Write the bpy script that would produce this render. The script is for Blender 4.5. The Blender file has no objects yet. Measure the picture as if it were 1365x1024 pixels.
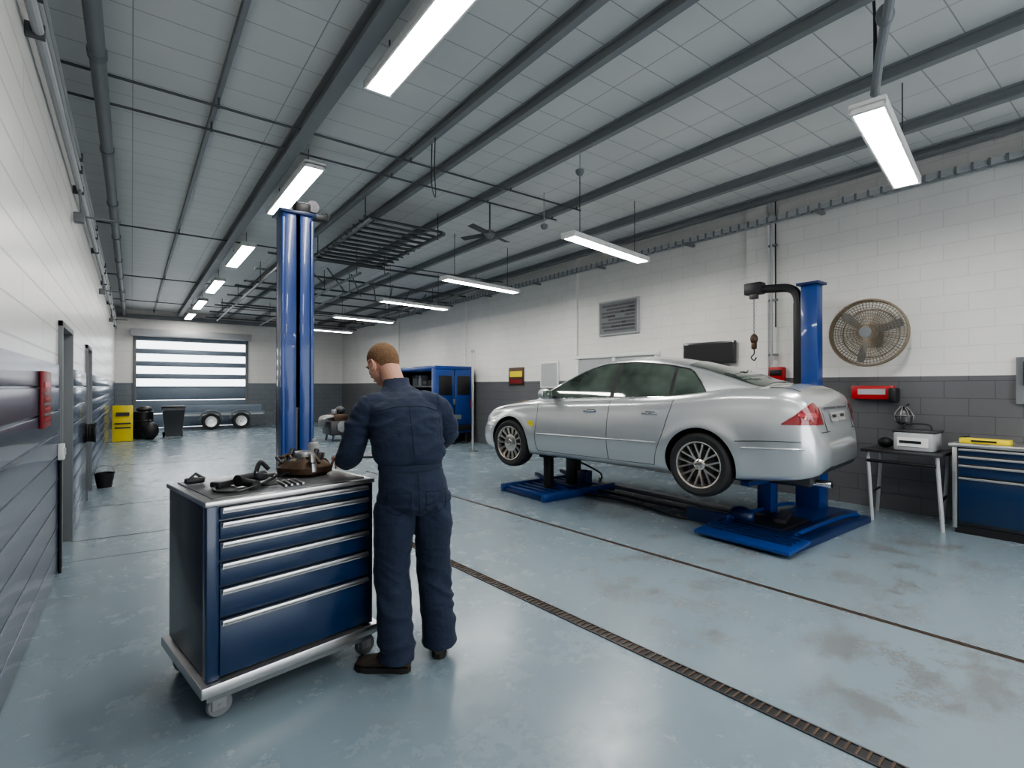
import bpy,bmesh,math,random
from mathutils import Vector,Matrix,noise
from mathutils.bvhtree import BVHTree
random.seed(3)
S=bpy.context.scene
V=Vector
pi=math.pi
try: S.view_settings.look='AgX - Medium High Contrast'
except Exception: pass
# ---------------------------------------------------------------- materials
def N(nt,t,**k):
    n=nt.nodes.new(t)
    for a,b in k.items(): setattr(n,a,b)
    return n
def mth(nt,op,a,b=None,c=None,clamp=False):
    n=N(nt,'ShaderNodeMath',operation=op); n.use_clamp=clamp
    for i,v in enumerate((a,b,c)):
        if v is None: continue
        if isinstance(v,(int,float)): n.inputs[i].default_value=v
        else: nt.links.new(v,n.inputs[i])
    return n.outputs[0]
def mixc(nt,f,a,b):
    n=N(nt,'ShaderNodeMix',data_type='RGBA')
    for i,v in ((0,f),(6,a),(7,b)):
        if isinstance(v,(int,float)): n.inputs[i].default_value=v
        elif isinstance(v,tuple): n.inputs[i].default_value=(*v[:3],1)
        else: nt.links.new(v,n.inputs[i])
    return n.outputs[2]
def newmat(name):
    m=bpy.data.materials.new(name); m.use_nodes=True
    nt=m.node_tree; b=nt.nodes['Principled BSDF']
    return m,nt,b
def noise_n(nt,vec,scale,detail=4,rough=.55):
    n=N(nt,'ShaderNodeTexNoise'); n.inputs['Scale'].default_value=scale
    n.inputs['Detail'].default_value=detail; n.inputs['Roughness'].default_value=rough
    nt.links.new(vec,n.inputs['Vector']); return n.outputs[0]
def M(name,col,rough=.5,metal=0,var=.1,scale=5,bump=0,bscale=60,coat=0,emit=0,spec=.5):
    m,nt,b=newmat(name)
    tc=N(nt,'ShaderNodeTexCoord').outputs['Object']
    f=noise_n(nt,tc,scale)
    lo=tuple(c*(1-var) for c in col); hi=tuple(min(1,c*(1+var)) for c in col)
    c=mixc(nt,f,lo,hi)
    nt.links.new(c,b.inputs['Base Color'])
    b.inputs['Roughness'].default_value=rough; b.inputs['Metallic'].default_value=metal
    b.inputs['Coat Weight'].default_value=coat; b.inputs['Coat Roughness'].default_value=.04
    b.inputs['Specular IOR Level'].default_value=spec
    if bump:
        bn=N(nt,'ShaderNodeBump'); bn.inputs['Strength'].default_value=bump; bn.inputs['Distance'].default_value=.01
        nt.links.new(noise_n(nt,tc,bscale),bn.inputs['Height']); nt.links.new(bn.outputs[0],b.inputs['Normal'])
    if emit:
        b.inputs['Emission Color'].default_value=(*col,1); b.inputs['Emission Strength'].default_value=emit
    return m
def wallmat(name,axis,lower,upper,split,bw,bh,mort=.005,bstr=.3,rough=.55,rl=.3,mc=.86):
    m,nt,b=newmat(name)
    tc=N(nt,'ShaderNodeTexCoord').outputs['Object']
    sp=N(nt,'ShaderNodeSeparateXYZ'); nt.links.new(tc,sp.inputs[0])
    cb=N(nt,'ShaderNodeCombineXYZ')
    nt.links.new(sp.outputs[axis],cb.inputs[0]); nt.links.new(sp.outputs[2],cb.inputs[1])
    br=N(nt,'ShaderNodeTexBrick'); nt.links.new(cb.outputs[0],br.inputs['Vector'])
    br.inputs['Scale'].default_value=1; br.inputs['Mortar Size'].default_value=mort
    br.inputs['Mortar Smooth'].default_value=.3
    br.inputs['Brick Width'].default_value=bw; br.inputs['Row Height'].default_value=bh
    up=mth(nt,'GREATER_THAN',sp.outputs[2],split)
    n1=noise_n(nt,tc,1.3,6,.65)
    lo=mixc(nt,n1,tuple(c*.8 for c in lower),tuple(c*1.2 for c in lower))
    hi=mixc(nt,n1,tuple(c*.86 for c in upper),tuple(min(1,c*1.06) for c in upper))
    c=mixc(nt,up,lo,hi)
    mk=mixc(nt,up,(.6,.6,.6),(mc,mc,mc))
    mo=N(nt,'ShaderNodeMix',data_type='RGBA',blend_type='MULTIPLY'); mo.inputs[0].default_value=1
    nt.links.new(c,mo.inputs[6]); nt.links.new(mk,mo.inputs[7])
    cc=mixc(nt,br.outputs['Fac'],c,mo.outputs[2])
    nt.links.new(cc,b.inputs['Base Color'])
    r=mth(nt,'MULTIPLY_ADD',up,rough-rl,rl); nt.links.new(r,b.inputs['Roughness'])
    bn=N(nt,'ShaderNodeBump'); bn.inputs['Strength'].default_value=bstr; bn.inputs['Distance'].default_value=.008
    h=mth(nt,'SUBTRACT',mth(nt,'MULTIPLY',noise_n(nt,tc,35),.25),br.outputs['Fac'])
    nt.links.new(h,bn.inputs['Height']); nt.links.new(bn.outputs[0],b.inputs['Normal'])
    return m

def floormat():
    m,nt,b=newmat('epoxy_floor')
    tc=N(nt,'ShaderNodeTexCoord').outputs['Object']
    n1=noise_n(nt,tc,.7,6,.6); n2=noise_n(nt,tc,11,8,.7); n3=noise_n(nt,tc,2.5,8,.75); n4=noise_n(nt,tc,1.4,10,.8); n5=noise_n(nt,tc,40,4,.7)
    c=mixc(nt,n1,(.175,.232,.272),(.25,.312,.352))
    sp=mth(nt,'MULTIPLY',mth(nt,'SUBTRACT',n2,.60,clamp=True),5,clamp=True)
    c=mixc(nt,mth(nt,'MULTIPLY',sp,.30),c,(.44,.47,.48))
    wr=mth(nt,'MULTIPLY',mth(nt,'SUBTRACT',n4,.52,clamp=True),5,clamp=True)
    c=mixc(nt,mth(nt,'MULTIPLY',wr,.35),c,(.205,.21,.205))
    sd=mth(nt,'MULTIPLY',mth(nt,'SUBTRACT',n5,.66,clamp=True),8,clamp=True)
    c=mixc(nt,mth(nt,'MULTIPLY',sd,.45),c,(.09,.085,.08))
    tot=None
    for (x,y,rx,ry,st) in ((3.35,.95,.9,.55,2.0),(3.3,2.6,.7,.9,1.1),(4.4,1.3,1.1,.7,.8),(2.95,1.9,.7,.7,.7),(5.4,1.6,1.,.8,1.0),(4.2,3.0,.7,1.4,.8),(1.8,1.7,.5,.6,.3),(4.9,2.4,.6,.5,1.2),(5.1,4.6,.9,.9,.8),(6.3,1.4,.8,.8,.8),(3.2,4.5,.8,1.2,.4)):
        mp=N(nt,'ShaderNodeMapping'); nt.links.new(tc,mp.inputs[0])
        mp.inputs['Location'].default_value=(-x/rx,-y/ry,0); mp.inputs['Scale'].default_value=(1/rx,1/ry,1)
        ln=N(nt,'ShaderNodeVectorMath',operation='LENGTH'); nt.links.new(mp.outputs[0],ln.inputs[0])
        f=mth(nt,'MULTIPLY',mth(nt,'SUBTRACT',1.0,ln.outputs['Value'],clamp=True),st*2)
        tot=f if tot is None else mth(nt,'ADD',tot,f)
    msk=mth(nt,'MULTIPLY',mth(nt,'SUBTRACT',n3,.48,clamp=True),6)
    f=mth(nt,'MULTIPLY',tot,msk,clamp=True)
    f=mth(nt,'MULTIPLY',f,.5)
    c=mixc(nt,f,c,(.125,.10,.085))
    nt.links.new(c,b.inputs['Base Color'])
    r=mth(nt,'MULTIPLY_ADD',n3,.42,.04); nt.links.new(r,b.inputs['Roughness'])
    bn=N(nt,'ShaderNodeBump'); bn.inputs['Strength'].default_value=.25; bn.inputs['Distance'].default_value=.004
    nt.links.new(n2,bn.inputs['Height']); nt.links.new(bn.outputs[0],b.inputs['Normal'])
    return m
def ceilmat():
    m,nt,b=newmat('ceiling_panels')
    tc=N(nt,'ShaderNodeTexCoord').outputs['Object']
    br=N(nt,'ShaderNodeTexBrick'); nt.links.new(tc,br.inputs['Vector'])
    br.offset=.0
    br.inputs['Scale'].default_value=1; br.inputs['Mortar Size'].default_value=.005; br.inputs['Mortar Smooth'].default_value=.2
    br.inputs['Brick Width'].default_value=1.2; br.inputs['Row Height'].default_value=.36
    n1=noise_n(nt,tc,.9,5)
    c=mixc(nt,n1,(.55,.55,.545),(.70,.695,.68))
    c=mixc(nt,br.outputs['Fac'],c,(.34,.345,.35))
    nt.links.new(c,b.inputs['Base Color']); b.inputs['Roughness'].default_value=.5
    bn=N(nt,'ShaderNodeBump'); bn.inputs['Strength'].default_value=.5; bn.inputs['Distance'].default_value=.01; bn.invert=True
    nt.links.new(br.outputs['Fac'],bn.inputs['Height']); nt.links.new(bn.outputs[0],b.inputs['Normal'])
    return m
GREY=(.13,.133,.138); WHITE=(.77,.755,.72)
m_floor=floormat(); m_ceil=ceilmat()
m_wl=wallmat('wall_boards',1,(.10,.125,.165),(.72,.71,.685),1.72,1.6,.2,rl=.22,rough=.3,mort=.008,mc=.7,bstr=.6)
m_board=M('painted_board_bluegrey',(.068,.09,.135),.25,var=.2,scale=2,coat=.2)
m_wr=wallmat('wall_blocks',1,GREY,WHITE,1.66,.44,.2)
m_wf=wallmat('wall_blocks_cross',0,(.16,.18,.2),WHITE,1.66,.44,.2)
m_beam=M('beam_grey',(.22,.23,.24),.5)
m_beamd=M('beam_dark',(.07,.075,.08),.5)
m_lamp=M('lamp_lens',(1,.975,.93),.4,emit=52,var=0)
m_lamph=M('lamp_housing',(.7,.7,.68),.4)
m_blue=M('lift_blue',(.007,.042,.20),.34,coat=.3,var=.25)
m_blued=M('lift_blue_dark',(.004,.02,.09),.4,coat=.2)
m_navy=M('drawer_navy',(.005,.024,.075),.3,coat=.4)
m_char=M('charcoal_panel',(.03,.033,.04),.35,coat=.3)
m_alu=M('brushed_alu',(.62,.61,.60),.28,.9)
m_steel=M('steel',(.34,.34,.34),.38,.9)
m_dsteel=M('dark_steel',(.08,.08,.085),.4,.7,bump=.2)
m_black=M('black_plastic',(.012,.012,.014),.45)
m_rubber=M('rubber',(.018,.018,.019),.7)
m_brown=M('oily_metal',(.09,.058,.038),.45,.6,var=.5,scale=30)
m_rust=M('rusty_steel',(.10,.07,.05),.6,.3,var=.5,scale=12)
m_red=M('red_plastic',(.42,.01,.014),.35)
m_dred=M('dark_red_sign',(.20,.008,.01),.4)
m_yel=M('yellow_plastic',(.75,.60,.02),.45)
m_white=M('white_plastic',(.75,.75,.73),.4)
m_lgrey=M('light_grey',(.40,.41,.42),.45)
m_mgrey=M('mid_grey',(.17,.18,.19),.5)
m_mat=M('worn_steel_top',(.16,.165,.17),.35,.6,var=.4,scale=14)
m_gdoor=M('door_panel_bluegrey',(.16,.20,.25),.4)
m_cream=M('bronze_wire',(.24,.195,.14),.4,.5)
# ---------------------------------------------------------------- builder
def spl(xs,ys):
    n=len(xs); d=[(ys[i+1]-ys[i])/(xs[i+1]-xs[i]) for i in range(n-1)]
    t=[d[0]]+[0 if d[i-1]*d[i]<=0 else 2*d[i-1]*d[i]/(d[i-1]+d[i]) for i in range(1,n-1)]+[d[-1]]
    def f(x):
        if x<=xs[0]: return ys[0]
        if x>=xs[-1]: return ys[-1]
        i=0
        while x>xs[i+1]: i+=1
        h=xs[i+1]-xs[i]; s=(x-xs[i])/h
        return ((2*s**3-3*s*s+1)*ys[i]+(s**3-2*s*s+s)*h*t[i]+(-2*s**3+3*s*s)*ys[i+1]+(s**3-s*s)*h*t[i+1])
    return f
def catmull(P,res):
    P=[V(p) for p in P]; out=[]
    for i in range(len(P)-1):
        p0=P[max(i-1,0)];p1=P[i];p2=P[i+1];p3=P[min(i+2,len(P)-1)]
        for k in range(res):
            t=k/res
            out.append(.5*((2*p1)+(p2-p0)*t+(2*p0-5*p1+4*p2-p3)*t*t+(3*p1-p0-3*p2+p3)*t**3))
    out.append(P[-1]); return out
class B:
    def __init__(s,name): s.bm=bmesh.new(); s.mats=[]; s.name=name; s.M=Matrix()
    def mi(s,m):
        if m not in s.mats: s.mats.append(m)
        return s.mats.index(m)
    def add(s,vs,fs,m,smooth=True):
        i=s.mi(m); bv=[s.bm.verts.new(s.M@V(v)) for v in vs]
        for f in fs:
            try:
                q=s.bm.faces.new([bv[k] for k in f]); q.material_index=i; q.smooth=smooth
            except ValueError: pass
        return bv
    def box(s,c,d,m,rot=(0,0,0),bev=0,seg=2):
        t=bmesh.new(); bmesh.ops.create_cube(t,size=1)
        bmesh.ops.scale(t,vec=d,verts=t.verts)
        if bev: bmesh.ops.bevel(t,geom=t.edges[:],offset=bev,segments=seg,affect='EDGES',profile=.5)
        R=Matrix.Translation(V(c))@(Matrix.Rotation(rot[2],4,'Z')@Matrix.Rotation(rot[1],4,'Y')@Matrix.Rotation(rot[0],4,'X'))
        t.transform(R); t.verts.index_update()
        s.add([v.co.copy() for v in t.verts],[[v.index for v in f.verts] for f in t.faces],m,False); t.free()
    def bx(s,x0,x1,y0,y1,z0,z1,m,bev=0):
        s.box(((x0+x1)/2,(y0+y1)/2,(z0+z1)/2),(x1-x0,y1-y0,z1-z0),m,bev=bev)
    def loft(s,rings,m,cap=True,closed=True):
        n=len(rings[0]); vs=[p for r in rings for p in r]; fs=[]
        for i in range(len(rings)-1):
            for j in range(n if closed else n-1):
                k=(j+1)%n; fs.append((i*n+j,i*n+k,(i+1)*n+k,(i+1)*n+j))
        if cap and closed:
            fs.append(tuple(range(n))[::-1]); fs.append(tuple((len(rings)-1)*n+j for j in range(n)))
        s.add(vs,fs,m)
    def tube(s,P,r,m,n=8,res=0,cap=True,flat=1.0):
        P=[V(p) for p in P]; rs=r if isinstance(r,(list,tuple)) else [r]*len(P)
        if res:
            k=len(P); P2=catmull(P,res); rr=[]
            for i in range(len(P2)):
                t=i/res; a=min(int(t),k-2); rr.append(rs[a]+(rs[a+1]-rs[a])*(t-a))
            P,rs=P2,rr
        rings=[]; up=None
        for i,p in enumerate(P):
            t=(P[min(i+1,len(P)-1)]-P[max(i-1,0)])
            if t.length<1e-9: t=V((0,0,1))
            t.normalize()
            if up is None: up=V((0,0,1)) if abs(t.z)<.9 else V((0,1,0))
            a=t.cross(up)
            if a.length<1e-6: a=t.orthogonal()
            a.normalize(); b=a.cross(t).normalized(); up=b
            rings.append([p+a*math.cos(2*pi*j/n)*rs[i]+b*math.sin(2*pi*j/n)*rs[i]*flat for j in range(n)])
        s.loft(rings,m,cap)
    def cyl(s,p0,p1,r,m,r2=None,n=20): s.tube([p0,p1],[r,r if r2 is None else r2],m,n)
    def lathe(s,prof,m,Mx=Matrix(),n=32,cap=True):
        rings=[[Mx@V((r*math.cos(2*pi*j/n),r*math.sin(2*pi*j/n),h)) for j in range(n)] for r,h in prof]
        s.loft(rings,m,cap)
    def ell(s,c,r,m,n=20,k=12,Mx=Matrix()):
        rings=[]
        for i in range(k+1):
            a=-pi/2+pi*i/k; a=max(-pi/2+.03,min(pi/2-.03,a))
            rings.append([Mx@(V(c)+V((r[0]*math.cos(a)*math.cos(2*pi*j/n),r[1]*math.cos(a)*math.sin(2*pi*j/n),r[2]*math.sin(a)))) for j in range(n)])
        s.loft(rings,m,True)
    def ring(s,c,ax,R,r,m,n=36,k=6):
        ax=V(ax).normalized(); a=ax.orthogonal().normalized(); b=ax.cross(a)
        rg=[]
        for i in range(n+1):
            t=2*pi*i/n; d=a*math.cos(t)+b*math.sin(t)
            rg.append([V(c)+d*(R+r*math.cos(2*pi*j/k))+ax*r*math.sin(2*pi*j/k) for j in range(k)])
        s.loft(rg,m,False)
    def done(s,parent=None,loc=None,rot=None,angle=35):
        bmesh.ops.recalc_face_normals(s.bm,faces=s.bm.faces)
        me=bpy.data.meshes.new(s.name); s.bm.to_mesh(me); s.bm.free()
        for m in s.mats: me.materials.append(m)
        me.set_sharp_from_angle(angle=math.radians(angle))
        o=bpy.data.objects.new(s.name,me); S.collection.objects.link(o)
        if parent: o.parent=parent
        if loc: o.location=loc
        if rot: o.rotation_euler=rot
        return o
def empty(name,loc=(0,0,0),rz=0):
    o=bpy.data.objects.new(name,None); S.collection.objects.link(o); o.location=loc; o.rotation_euler=(0,0,rz); o.empty_display_size=.2
    return o
# ---------------------------------------------------------------- room
XL,XR,YB,YF,H=-.5,7.6,-6.,23.,4.33
b=B('floor'); b.bx(XL-.2,XR+.2,YB-.2,YF+.2,-.15,0,m_floor); b.done()
b=B('ceiling'); b.bx(XL-.2,XR+.2,YB-.2,YF+.2,H,H+.15,m_ceil); b.done()
b=B('wall_right'); b.bx(XR,XR+.2,YB,YF,0,H,m_wr); b.done()
b=B('trim_11')
for y in (-.5,3.95,8.0,12.5,17): b.bx(XR-.05,XR,y-.16,y+.16,0,H,m_wr)
b.done()
DR=((5.75,6.75),(8.9,9.8))
b=B('wall_left'); y0=YB; segs=[]
for a,c in DR:
    b.bx(XL-.2,XL,y0,a,0,H,m_wl); b.bx(XL-.2,XL,a,c,2.1,H,m_wl); segs.append((y0,a)); y0=c
b.bx(XL-.2,XL,y0,YF,0,H,m_wl); segs.append((y0,YF)); b.done()
b=B('trim_10')
for a,c in segs:
    for k in range(9):
        z=.02+k*.19
        b.bx(XL,XL+.016,a+.03,c-.03,z,z+.178,m_board,.005)
b.done()
for i,(a,c) in enumerate(DR):
    b=B('door_%d'%(i+1)); b.bx(XL-.19,XL-.14,a+.05,c-.05,.01,2.05,m_lgrey,.004)
    for y in (a+.025,c-.025): b.bx(XL-.19,XL+.03,y-.025,y+.025,0,2.1,m_mgrey,.004)
    b.bx(XL-.19,XL+.03,a,c,2.05,2.1,m_mgrey,.004)
    b.cyl((XL-.14,c-.15,1.0),(XL-.09,c-.15,1.0),.012,m_steel); b.cyl((XL-.09,c-.15,1.0),(XL-.09,c-.28,1.0),.01,m_steel)
    b.done()
GX0,GX1,GH=.05,3.77,3.36
b=B('wall_far'); b.bx(XL-.2,GX0,YF,YF+.2,0,H,m_wf); b.bx(GX1,XR+.2,YF,YF+.2,0,H,m_wf); b.bx(GX0,GX1,YF,YF+.2,GH,H,m_wf); b.done()
b=B('wall_back'); b.bx(XL-.2,.6,YB-.2,YB,0,H,m_wf); b.bx(6.9,XR+.2,YB-.2,YB,0,H,m_wf); b.bx(.6,6.9,YB-.2,YB,3.6,H,m_wf); b.done()  # wall out of view; wide opening added to let sky fill light in
m_glass,nt,pb=newmat('frosted_glass')
out=nt.nodes['Material Output']; tr=N(nt,'ShaderNodeBsdfTransparent'); tl=N(nt,'ShaderNodeBsdfTranslucent'); mx=N(nt,'ShaderNodeMixShader'); mx.inputs[0].default_value=.3
nt.links.new(tr.outputs[0],mx.inputs[1]); nt.links.new(tl.outputs[0],mx.inputs[2]); nt.links.new(mx.outputs[0],out.inputs[0])
b=B('door_3')
segs=[(0,.52,0),(.52,1.02,0),(1.02,1.5,0),(1.5,1.86,1),(1.96,2.32,1),(2.42,2.78,1),(2.88,3.26,1)]
for a,c,w in segs:
    if w:
        b.bx(GX0+.06,GX1-.06,YF+.05,YF+.06,a+.02,c-.02,m_glass)
    else: b.bx(GX0+.02,GX1-.02,YF+.03,YF+.08,a+.01,c-.01,m_gdoor,.008)
for a,c in ((1.48,1.54),(1.82,2.0),(2.28,2.46),(2.74,2.92),(3.22,3.36)): b.bx(GX0,GX1,YF+.02,YF+.09,a,c,m_gdoor,.006)
for x in (GX0+.03,GX1-.03): b.bx(x-.05,x+.05,YF-.03,YF+.08,0,GH,m_mgrey,.005)
b.bx(GX0-.1,GX1+.1,YF-.28,YF-.02,GH+.02,GH+.26,m_lgrey,.02)
b.done()
for i,(x,w,h) in enumerate(((.65,.04,.05),(1.44,.13,.16),(2.62,.07,.09),(3.12,.07,.09),(4.08,.07,.10),(5.3,.08,.10),(6.55,.08,.10),(7.45,.12,.08))):
    b=B('trim_%d'%(i+1)); b.bx(x-w/2,x+w/2,YB,YF,H-.02,H+.0,m_beam)
    b.bx(x-.012,x+.012,YB,YF,H-h,H-.02,m_beam); b.bx(x-w/2,x+w/2,YB,YF,H-h-.02,H-h,m_beam); b.done()
b=B('roof_tie_rods')
for y in (5.5,6.05,10.5,15.2,19.5):
    b.cyl((XL,y,H-.15),(5.4 if y<7 else XR-.05,y+.02,H-.15),.013,m_beamd,n=8)
    for x in (.65,2.62,4.08,5.3): b.cyl((x,y,H-.17),(x,y,H-.05),.01,m_beamd,n=6)
b.done()
b=B('trim_9'); b.bx(XL,XR,YF-.12,YF-.0,H-.32,H-.18,m_beam); b.done()
b=B('drain_pipe')
b.tube([(-.22,YB,4.1),(-.22,YF-.1,4.1)],.055,m_beam,16)
for y in range(-5,23,2): b.cyl((-.22,y,4.1),(-.22,y+.08,4.1),.065,m_mgrey); b.cyl((-.22,y+.04,4.1),(-.22,y+.04,H),.008,m_steel,n=6)
b.done()
b=B('conduit')
for x,z,r in ((-.44,3.6,.028),(-.45,3.95,.02),(-.45,3.82,.02)):
    b.tube([(x,YB+.01,z),(x,YF-.01,z)],r,m_lgrey,10)
    for y in range(-5,23,3): b.bx(XL+.001,x+.03,y,y+.03,z-.04,z+.04,m_beamd)
for y in (6.9,12.,17): 
    b.tube([(-.44,y,3.6),(-.42,y,3.3),(-.1,y,3.3)],.014,m_mgrey,8); b.box((-.44,y,3.28),(.09,.1,.1),m_mgrey,bev=.01)
b.done()
b=B('cable_tray')
b.bx(7.34,7.37,YB+.01,YF-.01,3.91,3.97,m_lgrey); b.bx(7.47,7.50,YB+.01,YF-.01,3.91,3.97,m_lgrey); 
y=YB+.02
while y<YF-.1: b.bx(7.34,7.50,y,y+.03,3.92,3.94,m_mgrey); b.bx(7.33,7.35,y,y+.025,3.90,3.98,m_mgrey); y+=.14
for y in range(-5,23,2): b.bx(7.32,7.545,y,y+.05,3.87,3.91,m_mgrey)
b.tube([(7.42,YB+.01,3.95),(7.42,YF-.01,3.95)],.025,m_mgrey,8)
b.done()
def strip(b,p,q,w,z0,z1,m):
    p=V((*p,0));q=V((*q,0)); d=(q-p); L=d.length; c=(p+q)/2
    b.box((c.x,c.y,(z0+z1)/2),(w,L,z1-z0),m,rot=(0,0,math.atan2(-d.x,d.y)))
p,q=(2.56,-.6),(2.16,4.9)
b=B('floor_drain'); strip(b,p,q,.075,.0005,.003,m_black)
d=(V(q)-V(p)); L=d.length; d.normalize(); nrm=V((d.y,-d.x)); a=math.atan2(-d.x,d.y)
for sg in (-1,1):
    o=nrm*sg*.039; strip(b,(V(p)+o)[:],(V(q)+o)[:],.009,.0005,.007,m_dsteel)
t=.02
while t<L: c=V(p)+d*t; b.box((c.x,c.y,.005),(.07,.010,.006),m_rust,rot=(0,0,a)); t+=.04
b.done()
p,q=(4.08,-.6),(3.42,9)
b=B('slot_drain'); strip(b,p,q,.045,.0004,.002,m_rust); strip(b,p,q,.014,.0004,.0035,m_black)
d=(V(q)-V(p)); d.normalize(); nrm=V((d.y,-d.x))
for sg in (-1,1):
    o=nrm*sg*.012; strip(b,(V(p)+o)[:],(V(q)+o)[:],.006,.0005,.005,m_rust)
b.done()
b=B('floor_seam')
for y in (6.65,8.4,12.5): strip(b,(-.48,y),(1.6,y-.12),.014,.0004,.002,m_black)
strip(b,(-.48,5.9),(.9,5.8),.008,.0004,.002,m_mgrey)
b.done()
# ---------------------------------------------------------------- lamps
def lamp(cx,cy,z,L,w,ang,hang):
    b=B('fluorescent_light')
    b.box((0,0,.035),(L,w,.05),m_lamph,bev=.008)
    b.box((0,0,.002),(L-.08,w-.05,.026),m_lamp,bev=.006)
    for sx in (-1,1): b.box((sx*(L/2-.02),0,.01),(.04,w,.05),m_lamph,bev=.006); b.box((0,sx*(w/2-.012),.008),(L,.02,.035),m_lamph,bev=.004)
    for x in (-L*.36,L*.36):
        b.cyl((x,0,.06),(x,0,H-z),.006,m_beamd,n=6)
        if not hang: b.box((x,0,.09),(.05,w*.7,.06),m_lamph)
    b.done(loc=(cx,cy,z),rot=(0,0,ang))
for y0,y1 in ((-4.9,-3),(-1.4,.5),(2.2,4.15),(5.95,8.0),(10.,12.),(13.7,15.7),(17.2,19.2),(20.5,22.4)):
    lamp(1.66,(y0+y1)/2,4.03,y1-y0,.24,pi/2,False)
for y in (-4.5,-1.6,1.5,4.95,8.2,11.1,14.4,18.):
    lamp(5.0 if 0<y<3 else 5.4,y,3.46,1.9,.22,math.radians(9),True)
b=B('lamp_support_conduit'); b.tube([(4.2,1.35,3.60),(3.75,1.15,3.78),(3.1,.8,4.05),(2.7,.4,4.30)],.028,m_beam,10,res=4); b.tube([(4.3,1.38,3.56),(4.32,1.38,4.0),(4.28,1.38,H)],.010,m_black,6,res=4)
b.ell((3.72,1.14,3.83),(.05,.05,.07),m_mgrey); b.done()
b=B('overhead_louvre_rack')
for i in range(12):
    y=7.2+i*.22; b.box((3.35,y,4.0-.01*i),(1.3,.12,.02),m_beamd,rot=(.5,0,.04*math.sin(i*2)))
for x in (2.75,3.95): b.bx(x-.02,x+.02,7.1,9.9,3.92,3.97,m_mgrey); b.cyl((x,7.3,3.9),(x,7.3,H),.008,m_beamd); b.cyl((x,9.7,3.9),(x,9.7,H),.008,m_beamd)
b.done()
b=B('overhead_pipework')
for i in range(9):
    y=10.2+i*1.25; z=4.0-.05*(i%3)
    b.cyl((2.0,y,z),(7.2,y+.3*(i%2),z),.022,m_beamd,n=8)
for x,z in ((2.3,3.9),(3.7,3.83),(4.3,3.9),(6.6,3.85)):
    b.cyl((x,10.1,z),(x+.15,21,z),.028,m_mgrey,n=8)
    for y in (10.3,12.5,15.5,18.5): b.cyl((x,y,z),(x,y,H),.008,m_beamd,n=6)
for i in range(7):
    x=2.6+i*.6; b.cyl((x,10.3+i*.3,3.95),(x+.9,11.8+i*.5,3.85),.016,m_beamd,n=6)
b.done()
b=B('ceiling_fan')
b.cyl((4.35,6.4,H),(4.35,6.4,3.85),.012,m_beamd); b.lathe([(.02,.08),(.07,.05),(.08,0),(.05,-.05),(.01,-.06)],m_mgrey,Matrix.Translation((4.35,6.4,3.84)),20)
for k in range(4):
    a=k*pi/2+.4; b.box((4.35+.3*math.cos(a),6.4+.3*math.sin(a),3.85),(.42,.10,.008),m_beamd,rot=(.2,0,a))
b.done()
for x,y,h in ((4.1,4.2,.35),(4.75,5.6,.5)):
    b=B('smoke_detector'); b.cyl((x,y,H),(x,y,H-h),.008,m_lgrey,n=6); b.lathe([(.01,.05),(.05,.03),(.05,0),(.03,-.03),(.005,-.035)],m_mgrey,Matrix.Translation((x,y,H-h)),16); b.done()
b=B('hanging_cable')
b.tube([(2.62,4.9,4.25),(2.6,4.88,3.9),(2.64,4.93,3.6),(2.6,4.95,3.75),(2.66,5.05,4.25)],.006,m_black,6,res=6); b.done()
# ---------------------------------------------------------------- left wall bits
XW=XL+.016
b=B('safety_sign'); b.box((XW+.012,4.7,1.45),(.02,.42,.38),m_dred,bev=.004)
b.box((XW+.024,4.7,1.55),(.004,.30,.035),m_red); 
for k in range(6): b.box((XW+.024,4.7,1.49-k*.035),(.003,.32-.05*(k%2),.012),m_red if k%2 else m_mgrey)
b.done()
b=B('light_switch'); b.box((XW+.02,5.6,1.0),(.04,.09,.13),m_white,bev=.006); b.box((XW+.043,5.6,1.0),(.01,.04,.06),m_lgrey,bev=.003); b.tube([(XW+.012,5.6,.94),(XW+.012,5.6,0.0)],.012,m_black,8); b.done()
b=B('bucket'); b.lathe([(.09,0),(.125,.22),(.135,.225),(.115,.22),(.085,.02),(.01,.02)],m_black,Matrix.Translation((-.33,9.95,0)),24)
b.tube([(-.46,9.95,.21),(-.4,9.95,.32),(-.26,9.95,.32),(-.2,9.95,.21)],.005,m_steel,6,res=4); b.done()
b=B('wall_hose_reel'); b.lathe([(.05,0),(.13,.0),(.13,.02),(.09,.02),(.09,.10),(.13,.10),(.13,.12),(.05,.12)],m_black,Matrix.Translation((XW,8.4,.95))@Matrix.Rotation(pi/2,4,'Y'),28)
for k in range(3): b.ring((XW+.035+.025*k,8.4,.95),(1,0,0),.105,.013,m_rubber)
b.done()
# ---------------------------------------------------------------- far end
b=B('yellow_warning_board')
for sx in (-1,1): b.box((-.2,18.0+sx*.10,.5),(.46,.02,1.0),m_yel,rot=(sx*.10,0,0),bev=.008)
b.box((-.2,17.87,.76),(.3,.006,.1),m_black,rot=(-.10,0,0))
for k in range(3): b.box((-.2,17.845+.012*k,.5-.12*k+.0),(.36,.006,.04),m_black,rot=(-.10,0,0))
b.done()
b=B('oil_drum')
x,y,r,h=.28,18.7,.25,.8
b.lathe([(r-.01,0),(r,.02),(r,h*.33),(r+.015,h*.34),(r,h*.36),(r,h*.66),(r+.015,h*.67),(r,h*.69),(r,h-.02),(r-.02,h),(.02,h-.01)],m_black,Matrix.Translation((x,y,0)),28)
b.ell((.3,18.65,.86),(.2,.14,.1),m_dsteel); b.done()
b=B('wheelie_bin')
rg=[]
for z,w in ((.05,.2),(.8,.27),(.83,.29),(.9,.28)): rg.append([V((1.0+a*w,18.3+c*w,z)) for a,c in ((-1,-1),(1,-1),(1,1),(-1,1))])
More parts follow.
